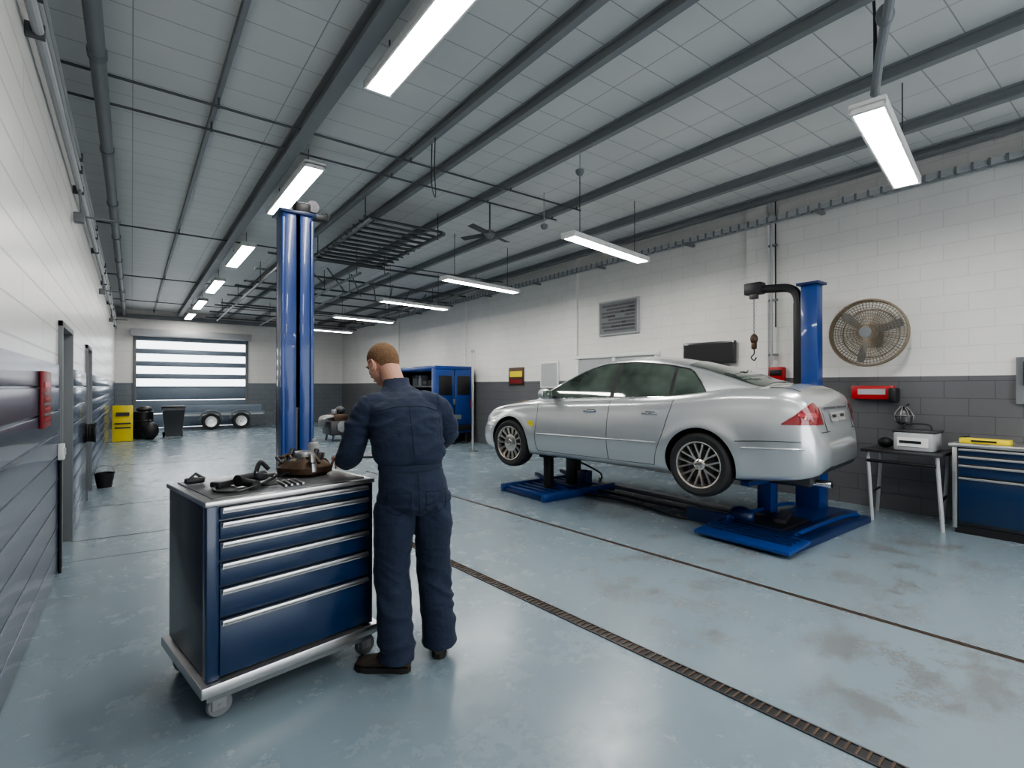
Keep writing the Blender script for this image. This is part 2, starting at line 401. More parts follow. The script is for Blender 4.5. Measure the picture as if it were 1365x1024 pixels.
b.loft(rg,m_char); b.box((1.0,18.3,.93),(.6,.6,.05),m_black,bev=.02); b.ring((.77,18.55,.09),(1,0,0),.06,.03,m_rubber); b.ring((1.23,18.55,.09),(1,0,0),.06,.03,m_rubber); b.done()
b=B('trash_bag'); b.ell((.42,18.1,.25),(.22,.2,.26),m_black); b.ell((.42,18.1,.5),(.06,.06,.08),m_black); b.done()
b=B('car_trailer')
b.bx(1.3,4.0,20.9,22.4,.42,.62,m_gdoor,.02); b.bx(1.4,3.9,20.95,21.0,.62,.86,m_gdoor,.01); b.bx(1.3,3.95,20.85,20.9,.5,.56,m_lgrey)
for x in (2.25,3.2):
    T=Matrix.Translation((x,20.85,.29))@Matrix.Rotation(pi/2,4,'X')
    b.lathe([(.15,-.08),(.27,-.09),(.29,-.06),(.29,.06),(.27,.09),(.15,.08)],m_rubber,T,28); b.lathe([(.19,.085),(.18,.095),(.05,.08),(.04,.11),(.005,.11)],m_alu,T,24)
    b.tube([(x-.36,20.83,.35),(x-.25,20.83,.60),(x,20.83,.68),(x+.25,20.83,.60),(x+.36,20.83,.35)],.025,m_mgrey,8,res=4)
b.bx(3.95,4.6,21.6,21.7,.44,.52,m_mgrey); b.cyl((4.5,21.65,.0),(4.5,21.65,.6),.03,m_steel)
b.done()
b=B('parts_trolley')
for x in (4.3,4.7):
    for y in (20.,20.4): b.cyl((x,y,.05),(x,y,1.0),.015,m_steel); b.ring((x,y,.05),(1,0,0),.035,.014,m_rubber)
for z in (.25,.6,.95): b.bx(4.27,4.73,19.97,20.43,z-.02,z,m_steel)
b.box((4.5,20.2,.72),(.3,.25,.22),m_lgrey,bev=.02); b.box((4.5,20.2,1.01),(.25,.2,.12),m_black,bev=.02); b.done()
b=B('engine_block')
ex,ey=4.7,14.6
b.box((ex,ey,.38),(.65,.8,.4),m_dsteel,bev=.04); b.box((ex,ey,.66),(.4,.6,.18),m_brown,bev=.03)
for k in range(4): b.tube([(ex-.2,ey-.25+k*.16,.7),(ex-.42,ey-.25+k*.16,.64),(ex-.46,ey-.2+k*.14,.4)],.035,m_steel,8,res=4)
b.lathe([(.02,0),(.16,.0),(.16,.05),(.03,.06)],m_steel,Matrix.Translation((ex,ey-.41,.42))@Matrix.Rotation(pi/2,4,'X'),20)
for sx in (-1,1):
    for sy in (-1,1): b.cyl((ex+sx*.24,ey+sy*.3,0),(ex+sx*.2,ey+sy*.28,.2),.025,m_blued)
b.ell((ex+.1,ey+.1,.85),(.14,.16,.12),m_dsteel); b.box((ex-.15,ey-.15,.82),(.1,.2,.12),m_steel,bev=.02); b.done()
b=B('van')
VX0,VX1,VY0,VY1=6.28,7.48,11.8,15.4
b.bx(VX0,VX1,VY0,VY1,.28,.55,m_blue,.04)
b.bx(VX1-.05,VX1,VY0,VY1,.5,2.0,m_blued,.02); b.bx(VX0+.02,VX1,VY0,VY1-.9,1.95,2.08,m_blue,.05)
for y0,y1 in ((VY0,VY0+.16),(VY1-1.15,VY1-1.0)): b.bx(VX0,VX0+.10,y0,y1,.5,2.0,m_blue,.02)
b.bx(VX0+.05,VX1-.05,VY1-1.1,VY1-1.05,.5,2.0,m_black)
xm=(VX0+VX1)/2
b.bx(VX0+.02,xm-.01,VY0-.02,VY0+.03,.5,1.98,m_blue,.015); b.bx(xm+.01,VX1-.02,VY0-.02,VY0+.03,.5,1.98,m_blue,.015)
for x0,x1 in ((VX0+.12,xm-.08),(xm+.08,VX1-.12)): b.bx(x0,x1,VY0-.03,VY0,1.3,1.82,m_black,.02)
b.bx(xm-.05,xm,VY0-.05,VY0-.01,1.05,1.2,m_steel,.005); b.bx(xm-.2,xm+.2,VY0-.035,VY0-.02,.66,.78,m_mgrey)
for x in (VX0+.06,VX1-.07): b.bx(x-.035,x+.035,VY0-.035,VY0,.95,1.2,m_dred,.01)
b.bx(VX0+.03,VX1-.03,VY0-.12,VY0,.36,.5,m_black,.03)
rg=[]
for x in (VX0+.03,VX1-.03): rg.append([V((x,y,z)) for y,z in ((VY1-1.05,.35),(VY1+.25,.35),(VY1+.28,.9),(VY1+.0,1.12),(VY1-.5,1.92),(VY1-1.05,2.02))])
b.loft(rg,m_blue); b.loft([[V((VX0+.02,y,z)) for y,z in ((VY1-.95,1.2),(VY1-.15,1.2),(VY1-.55,1.82),(VY1-.95,1.87))],[V((VX0+.035,y,z)) for y,z in ((VY1-.95,1.2),(VY1-.15,1.2),(VY1-.55,1.82),(VY1-.95,1.87))]],m_black)
for y in (VY0+.75,VY1-.45):
    T=Matrix.Translation((VX0+.10,y,.32))@Matrix.Rotation(-pi/2,4,'Y')
    b.lathe([(.18,-.08),(.30,-.09),(.32,-.05),(.32,.06),(.30,.09),(.19,.08)],m_rubber,T,28); b.lathe([(.2,.07),(.18,.085),(.05,.07),(.01,.08)],m_lgrey,T,24)
    T=Matrix.Translation((VX1-.10,y,.32))@Matrix.Rotation(pi/2,4,'Y'); b.lathe([(.18,-.08),(.30,-.09),(.32,-.05),(.32,.06),(.30,.09),(.19,.08)],m_rubber,T,24)
random.seed(8)
for z in (.6,1.1,1.55):
    if z>.7: b.bx(VX0+.45,VX1-.05,VY0+.25,VY1-1.15,z-.04,z,m_mgrey)
    y=VY0+.3
    while y<VY1-1.5:
        w=random.uniform(.15,.4); h=random.uniform(.15,.36); b.box((6.95,y+w/2,z+h/2-.02),(.4,w,h),random.choice([m_black,m_dsteel,m_mgrey,m_lgrey,m_brown]),bev=.02); y+=w+.05
b.done()
b=B('barrier_post'); b.cyl((6.45,10.2,0),(6.45,10.2,2.35),.03,m_alu); b.lathe([(.12,0),(.12,.015),(.035,.03)],m_steel,Matrix.Translation((6.45,10.2,0)),20); b.ell((6.45,10.2,2.37),(.045,.045,.05),m_lgrey); b.done()
# ---------------------------------------------------------------- right wall items
b=B('framed_poster'); b.box((7.572,6.7,2.88),(.05,1.0,.68),m_lgrey,bev=.008); b.box((7.545,6.7,2.88),(.006,.93,.61),m_mgrey)
random.seed(21)
for k in range(8):
    y=6.27
    while y<7.05:
        w=random.uniform(.1,.4); w=min(w,7.12-y); b.box((7.541,y+w/2,2.64+k*.068),(.004,w-.012,.042),random.choice([m_beamd,m_black,m_mgrey,m_beamd])); y+=w
b.done()
b=B('wall_monitor'); b.box((7.54,4.75,2.08),(.06,.92,.36),m_char,bev=.012); b.box((7.505,4.75,2.08),(.006,.86,.3),m_black); b.box((7.58,4.75,2.08),(.04,.2,.2),m_black); b.done()
b=B('window_1'); b.bx(7.56,7.59,5.8,7.8,1.45,2.12,m_lgrey); 
for y in (5.8,6.8,7.8): b.bx(7.53,7.6,y-.03,y+.03,1.4,2.16,m_white,.004)
for z in (1.42,2.14): b.bx(7.52,7.6,5.74,7.86,z-.03,z+.03,m_white,.004)
b.done()
b=B('whiteboard'); b.box((7.58,8.75,1.8),(.03,.62,.6),m_white,bev=.005); b.box((7.563,8.75,1.8),(.006,.54,.52),m_lgrey); b.done()
b=B('poster'); b.box((7.585,10.0,1.78),(.02,.6,.44),m_brown,bev=.004); b.box((7.572,10.0,1.84),(.006,.5,.14),m_yel); b.box((7.572,10.0,1.66),(.006,.5,.1),m_dred); b.done()
b=B('first_aid_box'); b.box((7.54,2.45,1.46),(.12,.46,.17),m_red,bev=.015); b.box((7.477,2.45,1.47),(.008,.3,.07),m_lgrey); b.box((7.51,2.22,1.43),(.17,.08,.18),m_black,bev=.02); b.done()
b=B('red_wall_phone'); b.box((7.55,3.65,1.72),(.1,.2,.2),m_red,bev=.015); b.box((7.5,3.65,1.74),(.05,.16,.08),m_black,bev=.01); b.done()
b=B('wall_pipe'); b.tube([(7.52,3.72,H),(7.52,3.72,1.85)],.018,m_lgrey,10); b.tube([(7.52,3.66,H),(7.52,3.66,2.4)],.01,m_black,8)
for z in (2,2.8,3.6): b.box((7.53,3.7,z),(.04,.12,.03),m_mgrey)
b.done()
b=B('wall_fan'); c=V((7.26,2.42,2.20)); ax=V((-1,-.12,.0)).normalized()
for k in range(11): 
    R=.06+k*.0345; b.ring(c+ax*(.10-.10*(R/.41)**2.5),ax,R,.0035,m_cream)
b.ring(c,ax,.405,.014,m_cream); b.ring(c-ax*.1,ax,.40,.012,m_cream); b.ring(c-ax*.17,ax,.3,.008,m_cream); b.ring(c-ax*.05,ax,.403,.006,m_cream)
a1=ax.orthogonal().normalized(); a2=ax.cross(a1)
for k in range(64):
    d=a1*math.cos(2*pi*k/64)+a2*math.sin(2*pi*k/64)
    b.tube([c+ax*.1+d*.06,c+ax*.09+d*.2,c+ax*.055+d*.32,c+d*.405,c-ax*.1+d*.4,c-ax*.17+d*.28,c-ax*.18+d*.1],.0030,m_cream,4)
Mf=Matrix.Translation(c)@ax.to_track_quat('Z','Y').to_matrix().to_4x4()
b.lathe([(.01,.115),(.065,.11),(.07,.09),(.07,-.2),(.05,-.22),(.01,-.22)],m_mgrey,Mf,24)
for k in range(3):
    a=k*2*pi/3+.3; rg=[]
    for r,w,tw in ((.06,.03,.9),(.18,.055,.8),(.3,.07,.7),(.37,.04,.6)):
        rg.append([Mf@(Matrix.Rotation(a,4,'Z')@V((r,u*w*math.cos(tw),u*w*math.sin(tw)*.6+t-.04))) for u,t in ((-1,-.004),(1,-.004),(1,.004),(-1,.004))])
    b.loft(rg,m_mgrey)
b.tube([c-ax*.2,V((7.58,2.45,2.18))],.03,m_mgrey,10); b.box((7.58,2.45,2.18),(.03,.2,.3),m_mgrey,bev=.01); b.done()
b=B('inspection_lamp'); T=Matrix.Translation((7.42,2.1,1.15))
b.lathe([(.02,.12),(.06,.1),(.09,.04),(.085,-.04),(.03,-.07),(.03,-.18),(.01,-.18)],m_dsteel,T,20); b.ring((7.42,2.1,1.19),(0,0,1),.1,.006,m_steel)
for k in range(8): a=k*pi/4; b.tube([(7.42+.03*math.cos(a),2.1+.03*math.sin(a),1.3),(7.42+.1*math.cos(a),2.1+.1*math.sin(a),1.19),(7.42+.07*math.cos(a),2.1+.07*math.sin(a),1.09)],.004,m_steel,5,res=3)
b.cyl((7.42,2.1,1.28),(7.6,2.1,1.32),.01,m_black); b.done()
b=B('work_table'); 
b.box((7.12,1.98,.80),(.6,.74,.035),m_dsteel,bev=.006)
for y in (1.66,2.3):
    b.tube([(6.85,y-.06,0),(6.9,y,.79)],.02,m_lgrey,8); b.tube([(7.38,y+.06,0),(7.34,y,.79)],.02,m_lgrey,8); b.cyl((6.87,y-.03,.3),(7.37,y+.03,.3),.014,m_dsteel)
b.cyl((6.88,1.66,.68),(6.88,2.3,.68),.018,m_black); b.done()
b=B('battery_charger'); b.box((7.1,1.88,.92),(.34,.36,.2),m_lgrey,bev=.02); b.box((6.925,1.88,.92),(.01,.28,.1),m_white); b.box((6.918,1.9,.92),(.006,.2,.03),m_black); b.box((7.1,1.88,1.035),(.3,.4,.03),m_dsteel,bev=.01)
b.tube([(7.1,1.75,1.04),(7.1,1.78,1.11),(7.1,1.98,1.11),(7.1,2.01,1.04)],.01,m_black,8,res=4); b.ell((7.15,2.2,.878),(.06,.08,.06),m_black)
b.done()
b=B('workbench_cabinet')
b.bx(7.0,7.53,-.3,1.55,.08,.90,m_char,.008); b.bx(6.96,7.545,-.33,1.58,.90,.94,m_alu,.008)
for y0,y1 in ((.63,1.5),(-.25,.57)):
    for z0,z1 in ((.12,.58),(.60,.71),(.73,.80),(.82,.88)):
        b.bx(6.985,7.0,y0,y1,z0,z1,m_navy,.004); b.bx(6.965,6.99,y0,y1,z1-.015,z1+.006,m_alu,.003)
b.bx(6.97,7.0,1.51,1.55,.05,.9,m_alu,.004); b.bx(6.98,7.5,-.28,1.53,.0,.08,m_black); b.done()
b=B('torque_wrench_case'); b.box((7.15,1.32,.965),(.14,.4,.05),m_yel,bev=.012); b.box((7.08,1.32,.965),(.006,.2,.02),m_black); b.box((7.25,1.5,.97),(.12,.06,.06),m_black,bev=.01); b.done()
b=B('wall_tool_board'); b.box((7.58,.80,1.6),(.03,.7,.5),m_mgrey)
for k in range(6): b.cyl((7.54,1.08-k*.1,1.80),(7.54,1.08-k*.1,1.80-.25-.05*(k%3)),.014,m_dsteel); b.cyl((7.54,1.08-k*.1,1.82),(7.6,1.08-k*.1,1.82),.008,m_steel)
b.done()
# ---------------------------------------------------------------- foreground lift column
b=B('two_post_lift_column')
cx,cy=1.20,4.98; hw=.128; D=.22; Ht=3.1
b.bx(cx-hw,cx-hw+.02,cy-D/2,cy+D/2,.02,Ht,m_blue,.003); b.bx(cx+hw-.02,cx+hw,cy-D/2,cy+D/2,.02,Ht,m_blue,.003)
b.bx(cx-hw,cx+hw,cy+D/2-.02,cy+D/2,.02,Ht,m_blued)
b.bx(cx-hw,cx-.012,cy-D/2-.02,cy-D/2,.02,Ht,m_blue,.003); b.bx(cx+.02,cx+hw,cy-D/2-.02,cy-D/2,.02,Ht,m_blue,.003)
b.bx(cx-hw-.012,cx-hw+.02,cy-D/2-.035,cy-D/2+.01,.02,Ht-.05,m_blue,.004); b.bx(cx+hw-.02,cx+hw+.012,cy-D/2-.035,cy-D/2+.01,.02,Ht-.05,m_blue,.004)
b.cyl((cx+.005,cy-.04,.02),(cx+.005,cy-.04,Ht),.016,m_dsteel)
b.box((cx+.0,cy-.01,1.0),(.16,.16,.7),m_dsteel,bev=.01)
b.box((cx,cy,Ht+.01),(.32,.3,.03),m_blued,bev=.005)
b.box((cx+.05,cy-.06,Ht+.07),(.14,.12,.1),m_black,bev=.02); b.box((cx+.2,cy-.04,Ht+.02),(.18,.1,.05),m_black,bev=.015)
b.lathe([(.01,-.03),(.055,-.03),(.045,0),(.055,.03),(.01,.03)],m_dsteel,Matrix.Translation((cx+.14,cy-.08,Ht+.1))@Matrix.Rotation(pi/2,4,'X'),20)
b.ring((cx+.27,cy-.05,Ht+.05),(0,1,0),.03,.01,m_black,16)
b.box((cx,cy,.01),(.6,.5,.02),m_blued,bev=.004)
for sx in (-1,1):
    for sy in (-1,1): b.cyl((cx+sx*.24,cy+sy*.19,.02),(cx+sx*.24,cy+sy*.19,.05),.016,m_steel)
b.tube([(cx+hw+.01,cy,2.9),(cx+hw+.03,cy,1.8),(cx+hw+.02,cy,.9),(cx+hw+.03,cy,.1)],.012,m_black,8)
b.done()
# ---------------------------------------------------------------- car lift
b=B('car_lift')
px,py=6.78,2.86
b.bx(px-.075,px+.085,py-.095,py+.095,.04,2.80,m_blue,.006); b.bx(px-.13,px+.12,py-.14,py+.14,.04,.85,m_blue,.008)
b.bx(px-.05,px+.05,py+.10,py+.20,1.5,2.60,m_black,.008)
b.tube([(px,py+.15,2.5),(px,py+.17,2.70),(px,py+.27,2.80),(px,py+.5,2.83),(px,py+.72,2.85)],.055,m_black,10,res=5)
b.box((px,py+.72,2.86),(.15,.24,.16),m_black,bev=.02); b.box((px-.02,py+.72,2.77),(.08,.1,.1),m_dsteel,bev=.01)
b.box((px,py,2.81),(.24,.26,.03),m_blued)
for k in range(16): b.ring((px-.02,py+.72,2.70-k*.03),(1,0,0) if k%2 else (0,1,0),.012,.0035,m_dsteel,10,5)
b.ell((px-.02,py+.72,2.18),(.05,.05,.07),m_brown); b.box((px-.02,py+.72,2.09),(.07,.06,.1),m_brown,bev=.02)
b.tube([(px-.02,py+.72,2.04),(px-.02,py+.72,1.98),(px-.02,py+.76,1.93),(px-.02,py+.72,1.89),(px-.02,py+.69,1.93)],.009,m_dsteel,8,res=4)
b.bx(4.72,6.95,2.42,2.98,.0,.05,m_blue,.006); b.bx(4.9,6.7,2.2,2.5,.0,.07,m_blued,.006)
b.box((4.85,2.62,.07),(.42,.95,.035),m_blue,rot=(0,-.08,0),bev=.006)
for k in range(5): b.box((4.8+.08*k,2.62,.10+.006*k),(.015,.85,.012),m_blued)
for sy in (2.3,3.0): b.tube([(5.0,sy,.08),(5.25,sy,.12),(6.2,sy,.12),(6.6,sy,.08)],.022,m_blue,8,res=4)
b.bx(5.2,5.9,2.5,2.9,.05,.10,m_black,.01); b.box((5.7,2.7,.10),(.5,.12,.08),m_dsteel,bev=.01,rot=(0,0,.3))
b.bx(5.84,6.0,2.9,3.06,.03,.56,m_blue,.006); b.box((5.92,2.98,.565),(.26,.22,.03),m_blued); b.box((5.92,2.98,.585),(.12,.12,.02),m_rubber)
b.bx(5.1,5.22,3.0,3.5,.02,.16,m_blued,.01); b.ell((5.3,2.95,.14),(.1,.14,.1),m_blued)
b.bx(5.2,px,py-.05,py+.05,.48,.555,m_blue,.008)
b.bx(5.70,5.80,2.9,5.4,.03,.09,m_steel,.006); b.bx(5.40,5.46,2.95,5.3,.02,.06,m_dsteel,.006)
b.tube([(5.3,3.0,.05),(5.1,3.6,.02),(5.25,4.4,.02),(5.1,5.2,.03)],.016,m_black,6,res=5)
b.bx(4.38,5.72,5.15,6.15,.0,.05,m_blued,.006)
for k in range(9): b.bx(4.42+k*.145,4.49+k*.145,5.13,6.1,.05,.085,m_blue,.004)
for y in (5.18,6.1): b.bx(4.36,5.74,y-.03,y+.03,.0,.11,m_blue,.006)
for x in (4.9,5.4): b.box((x,5.62,.15),(.06,.7,.05),m_blue,rot=(.2,0,0),bev=.006)
b.bx(5.28,5.44,5.55,5.72,.05,.56,m_black,.01); b.box((5.36,5.63,.57),(.4,.2,.04),m_black,bev=.01); b.bx(5.3,5.42,5.3,5.5,.05,.3,m_blued,.01)
b.bx(4.75,4.85,5.5,5.62,.05,.52,m_black,.01); b.box((4.8,5.56,.55),(.2,.2,.05),m_rubber,bev=.01)
b.tube([(5.44,5.6,.4),(5.8,5.5,.2),(5.9,5.6,.05),(6.2,5.9,.02)],.014,m_black,6,res=5)
b.done()
# ---------------------------------------------------------------- CAR
m_paint=M('silver_paint',(.52,.54,.545),.3,.65,var=.02,coat=1)
m_cglass,nt,pb=newmat('car_glass')
tcn=N(nt,'ShaderNodeTexCoord').outputs['Object']
f=mth(nt,'MULTIPLY_ADD',noise_n(nt,tcn,2.5,2),1.6,-.45,clamp=True)
nt.links.new(mixc(nt,f,(.018,.026,.022),(.12,.16,.13)),pb.inputs['Base Color'])
pb.inputs['Roughness'].default_value=.05; pb.inputs['Coat Weight'].default_value=1; pb.inputs['Specular IOR Level'].default_value=.6
m_chrome=M('chrome',(.75,.75,.76),.12,1,var=.02)
m_tail=M('tail_lamp_red',(.20,.002,.006),.1,coat=1)
m_tail2=M('tail_lamp_rose',(.34,.03,.04),.12,coat=1)
m_head=M('headlamp_clear',(.6,.63,.66),.08,.4,coat=1)
m_alloy=M('alloy',(.62,.58,.53),.22,.9)
m_plate=M('plate_grey',(.30,.30,.29),.4)
XA,XB=-2.46,2.27
Wf=spl([-2.46,-2.43,-2.37,-2.25,-2.0,-1.4,-.5,.5,1.4,1.8,2.02,2.15,2.22,2.27],[.50,.62,.72,.81,.875,.908,.915,.915,.90,.865,.79,.70,.61,.48])
ZS=spl([-2.46,-2.445,-2.42,-2.38,-2.33,-2.25,-2.10,-1.8,-1.0,0,.9,1.4,1.8,2.05,2.2,2.27],[.56,.65,.72,.88,1.01,1.075,1.105,1.105,1.03,.975,.935,.89,.83,.74,.64,.54])
CR=spl([-2.46,-2.3,-1.8,0,.9,1.6,2.27],[.02,.045,.06,.05,.07,.06,.02])
ZB=spl([-2.46,-2.38,-2.2,-1.7,1.6,2.1,2.27],[.38,.30,.25,.21,.20,.23,.3])
G=spl([0,.12,.3,.5,.75,1.0],[.90,.95,.985,1.0,.988,.945])
def cornr(x): return min(.13,(ZS(x)-ZB(x))*.28)
def hw(x,z):
    zs,zb,w=ZS(x),ZB(x),Wf(x); r=cornr(x)
    if z>=zs: return w*.945-r
    t=(z-zb)/max(zs-r-zb,.01)
    fl=0
    for ax_ in (-1.38,1.40):
        d=math.hypot(x-ax_,z-.33); fl+=.020*math.exp(-((d-.40)/.06)**2)
    cr=.004*math.exp(-((z-(zs-.21))/.03)**2)
    if z<=zs-r: return w*G(max(0,min(1,t)))+fl+cr
    q=(z-(zs-r))/r
    return w*.945-r+r*math.sqrt(max(0,1-q*q))+fl*(1-q)
def inside(x,y,z): return ZB(x)<z<ZS(x) and abs(y)<hw(x,z)
def xrear(y,z):
    a,c=-1.6,-2.6
    if not inside(a,y,z): return -1.6
    for _ in range(26):
        mdl=(a+c)/2
        if inside(mdl,y,z) and mdl>XA: a=mdl
        else: c=mdl
    return a
def xfront(y,z):
    a,c=1.2,2.4
    for _ in range(26):
        mdl=(a+c)/2
        if inside(mdl,y,z) and mdl<XB: a=mdl
        else: c=mdl
    return a
car=empty('car',(5.34,4.52,.41),math.radians(97.4))
b=B('body')
st=[XA,-2.455,-2.45,-2.44,-2.43,-2.42,-2.41,-2.40,-2.39,-2.38,-2.365,-2.35,-2.33,-2.31,-2.29,-2.26]
x=-2.22
while x<2.0: st.append(x); x+=.05
st+=[2.02,2.06,2.1,2.13,2.16,2.18,2.2,2.215,2.23,2.245,2.26,XB]
rings=[]
for x in st:
    zs,zb,w=ZS(x),ZB(x),Wf(x); half=[]
    r=cornr(x)
    w0=hw(x,zb)
    half+=[(0,zb),(w0*.5,zb),(w0-.05,zb),(w0-.012,zb+.006)]
    for k in range(1,19): z=zb+.02+(zs-r-zb-.02)*(k-1)/17; half.append((hw(x,z),z))
    for k in range(1,9): q=math.sin(k/8*pi/2); z=zs-r+r*q; half.append((hw(x,z),z))
    y0=w*.945-r
    for k in range(1,13): y=y0*(1-k/12); half.append((y,zs+CR(x)*(1-(y/y0)**2)))
    full=[V((x,y,z)) for y,z in half]+[V((x,-y,z)) for y,z in reversed(half[1:-1])]
    rings.append(full)
b.loft(rings,m_paint); b.mi(m_black)
for f in b.bm.faces:
    if max(v.co.z for v in f.verts)-ZB(f.calc_center_median().x)<.012: f.material_index=1
body=b.done(parent=car,angle=50)
def boolcut(fn):
    global body
    c=B('cutter'); c.mi(m_paint); c.mi(m_black); fn(c); co=c.done(); co.parent=car
    bpy.context.view_layer.update()
    md=body.modifiers.new('b','BOOLEAN'); md.operation='DIFFERENCE'; md.object=co; md.solver='EXACT'
    bpy.context.view_layer.update()
    dg=bpy.context.evaluated_depsgraph_get()
    me=bpy.data.meshes.new_from_object(body.evaluated_get(dg)); body.modifiers.clear(); body.data=me
    bpy.data.objects.remove(co)
def archcut(ax_,sy):
    def fn(c):
        n=40; R=.368; z0=.34
        prof=[(R*math.cos(t),z0+R*math.sin(t)) for t in [ -.35+ (pi+.7)*k/n for k in range(n+1)]]
        prof=[(R*math.cos(-.35)+.02,-.1)]+prof+[(-R*math.cos(-.35)-.02,-.1)]
        rg=[[V((ax_+p,sy*yy,z)) for p,z in prof] for yy in (.50,1.1)]
        c.loft(rg,m_black)
    return fn
for ax_ in (-1.38,1.40):
    for sy in (-1,1): boolcut(archcut(ax_,sy))
body.data.set_sharp_from_angle(angle=math.radians(40))
ZR=spl([-2.0,-1.78,-1.55,-1.3,-1.05,-.75,-.4,-.05,.2,.5,.8,1.08],[1.15,1.205,1.285,1.365,1.425,1.475,1.50,1.485,1.42,1.28,1.115,.96])
YBt=spl([-2.0,-1.6,-1.0,0,.7,1.08],[.66,.735,.795,.81,.80,.76])
def gside(x,z): return YBt(x)-.34*(z-.93)-.36*max(0,z-.93)**2
def drop(x): return .065
def gtop(x,y):
    ze=ZR(x)-drop(x); ye=gside(x,ze); return ZR(x)-drop(x)*min(1,abs(y)/ye)**2.6
b=B('greenhouse'); rings=[]
x=-2.0
while x<=1.081:
    half=[]; ze=max(ZR(x)-drop(x),.885)
    for k in range(10): z=.87+(ze-.87)*k/9; half.append((gside(x,z),z))
    ye=gside(x,ze)
    for k in range(1,15): y=ye*math.cos(k/14*pi/2); half.append((y,ZR(x)-(ZR(x)-ze)*(y/ye)**2.6))
    rings.append([V((x,y,z)) for y,z in half]+[V((x,-y,z)) for y,z in reversed(half[:-1])]); x+=.04
b.loft(rings,m_paint); b.done(parent=car,angle=60)
b=B('glazing')
def sidepatch(x0,x1,bot,top,off,m,fn=gside,n=24,k=8,sides=(1,-1)):
    for sy in sides:
        rg=[]
        for i in range(n+1):
            x=x0+(x1-x0)*i/n; zb_,zt_=bot(x),max(top(x),bot(x)+.002)
            rg.append([V((x,sy*(fn(x,zb_+(zt_-zb_)*j/k)+off),zb_+(zt_-zb_)*j/k)) for j in range(k+1)])
        b.loft(rg,m,False,False)
belt=lambda x:.998+.030*(-x)
dtop=lambda x:ZR(x)-drop(x)-.03
def qt(x):
    s=max(0,(x+1.40)); return belt(x)+1.5*s*(1-.35*min(1,s/.45))
sidepatch(-1.40,.86,lambda x:belt(x)-.010,lambda x:min(dtop(x)+.012,qt(x)+.012),.003,m_black,n=40)
sidepatch(-.22,.80,belt,dtop,.006,m_cglass); sidepatch(-.98,-.28,belt,lambda x:min(dtop(x),qt(x)),.006,m_cglass)
sidepatch(-1.36,-1.02,belt,lambda x:min(dtop(x),qt(x)-.012),.006,m_cglass)
def toppatch(x0,x1,mg,off,m,n=20,k=16):
    rg=[]
    for i in range(n+1):
        x=x0+(x1-x0)*i/n; ye=gside(x,ZR(x)-drop(x))-mg
        rg.append([V((x,ye*(-1+2*j/k),gtop(x,ye*(-1+2*j/k))+off)) for j in range(k+1)])
    b.loft(rg,m,False,False)
toppatch(.30,1.03,.045,.006,m_cglass); toppatch(-1.90,-1.10,.05,.006,m_cglass)
for sy in (1,-1):
    b.tube([(x,sy*(gside(x,belt(x)-.012)+.006),belt(x)-.012) for x in [.86-k*.0452*2 for k in range(26)]],.006,m_chrome,6)
    P=[x for x in [.84-k*.0555 for k in range(40)]]
    b.tube([(x,sy*(gside(x,min(dtop(x)+.014,qt(x)+.014))+.005),min(dtop(x)+.014,qt(x)+.014)) for x in P],.004,m_chrome,5)
b.done(parent=car,angle=60)
b=B('trim')
def sline(pts,r=.0035,m=m_black,res=6):
    P=catmull([(x,0,z) for x,z in pts],res)
    for sy in (1,-1): b.tube([(p.x,sy*(hw(p.x,p.z)+.0005),p.z) for p in P],r,m,5)
sline([(.90,.90),(.88,.7),(.90,.4),(.88,.27)]); sline([(-.26,.95),(-.26,.6),(-.26,.27)])
sline([(-1.08,.99),(-1.03,.8),(-.98,.62),(-.90,.42),(-.86,.27)]); sline([(.88,.27),(-.86,.27)])
sline([(-2.3,.62),(-2.05,.62),(-1.75,.60)],.004); sline([(1.78,.55),(1.95,.55),(2.1,.55)],.004)
sline([(.90,.90),(1.3,.86),(1.7,.80),(1.95,.72)],.003)
sline([(.86,.50),(0,.51),(-.9,.52)],.011,m_paint); sline([(-1.8,.54),(-2.1,.55),(-2.32,.555)],.010,m_paint)
for sy in (1,-1):
    for x in (.0,-.82):
        z=.83; y=hw(x,z); b.box((x,sy*(y+.012),z),(.2,.022,.028),m_chrome,bev=.008); b.box((x,sy*(y+.0),z+.0),(.12,.01,.055),m_mgrey,bev=.003)
    b.ell((.66,sy*.97,1.03),(.065,.11,.07),m_paint); b.box((.66,sy*.86,.995),(.08,.14,.03),m_black,bev=.01); b.box((.607,sy*.97,1.03),(.02,.16,.09),m_cglass,bev=.008)
def rpatch(y0,y1,z0,z1,off,m,fx=xrear,sg=-1,n=18,k=8,zf=None,sides=(1,-1)):
    for sy in sides:
        rg=[]
        for i in range(n+1):
            y=y0+(y1-y0)*i/n; col=[]
            for j in range(k+1):
                za,zb_=(z0,z1) if zf is None else zf((y-y0)/(y1-y0))
                z=za+(zb_-za)*j/k
                col.append(V((fx(y,z)+sg*off,sy*(y+off*.7),z)))
            rg.append(col)
        b.loft(rg,m,False,False)
rpatch(.52,.838,.72,.95,.008,m_tail,zf=lambda t:(.775,.785+.20*(1-t**3.2)*(.75+.25*min(1,t*3))),n=36,k=12)
rpatch(.60,.775,.845,.885,.012,m_tail2,n=20,k=4)
rpatch(.42,.74,.57,.69,.006,m_head,fx=xfront,sg=1)
rpatch(.0,.26,.45,.62,.012,m_chrome,fx=xfront,sg=1); rpatch(.0,.23,.47,.60,.016,m_black,fx=xfront,sg=1)
rpatch(.0,.25,.79,.88,.012,m_plate); rpatch(.06,.2,.825,.855,.014,m_black)
rpatch(.0,.40,.91,.93,.016,m_chrome)
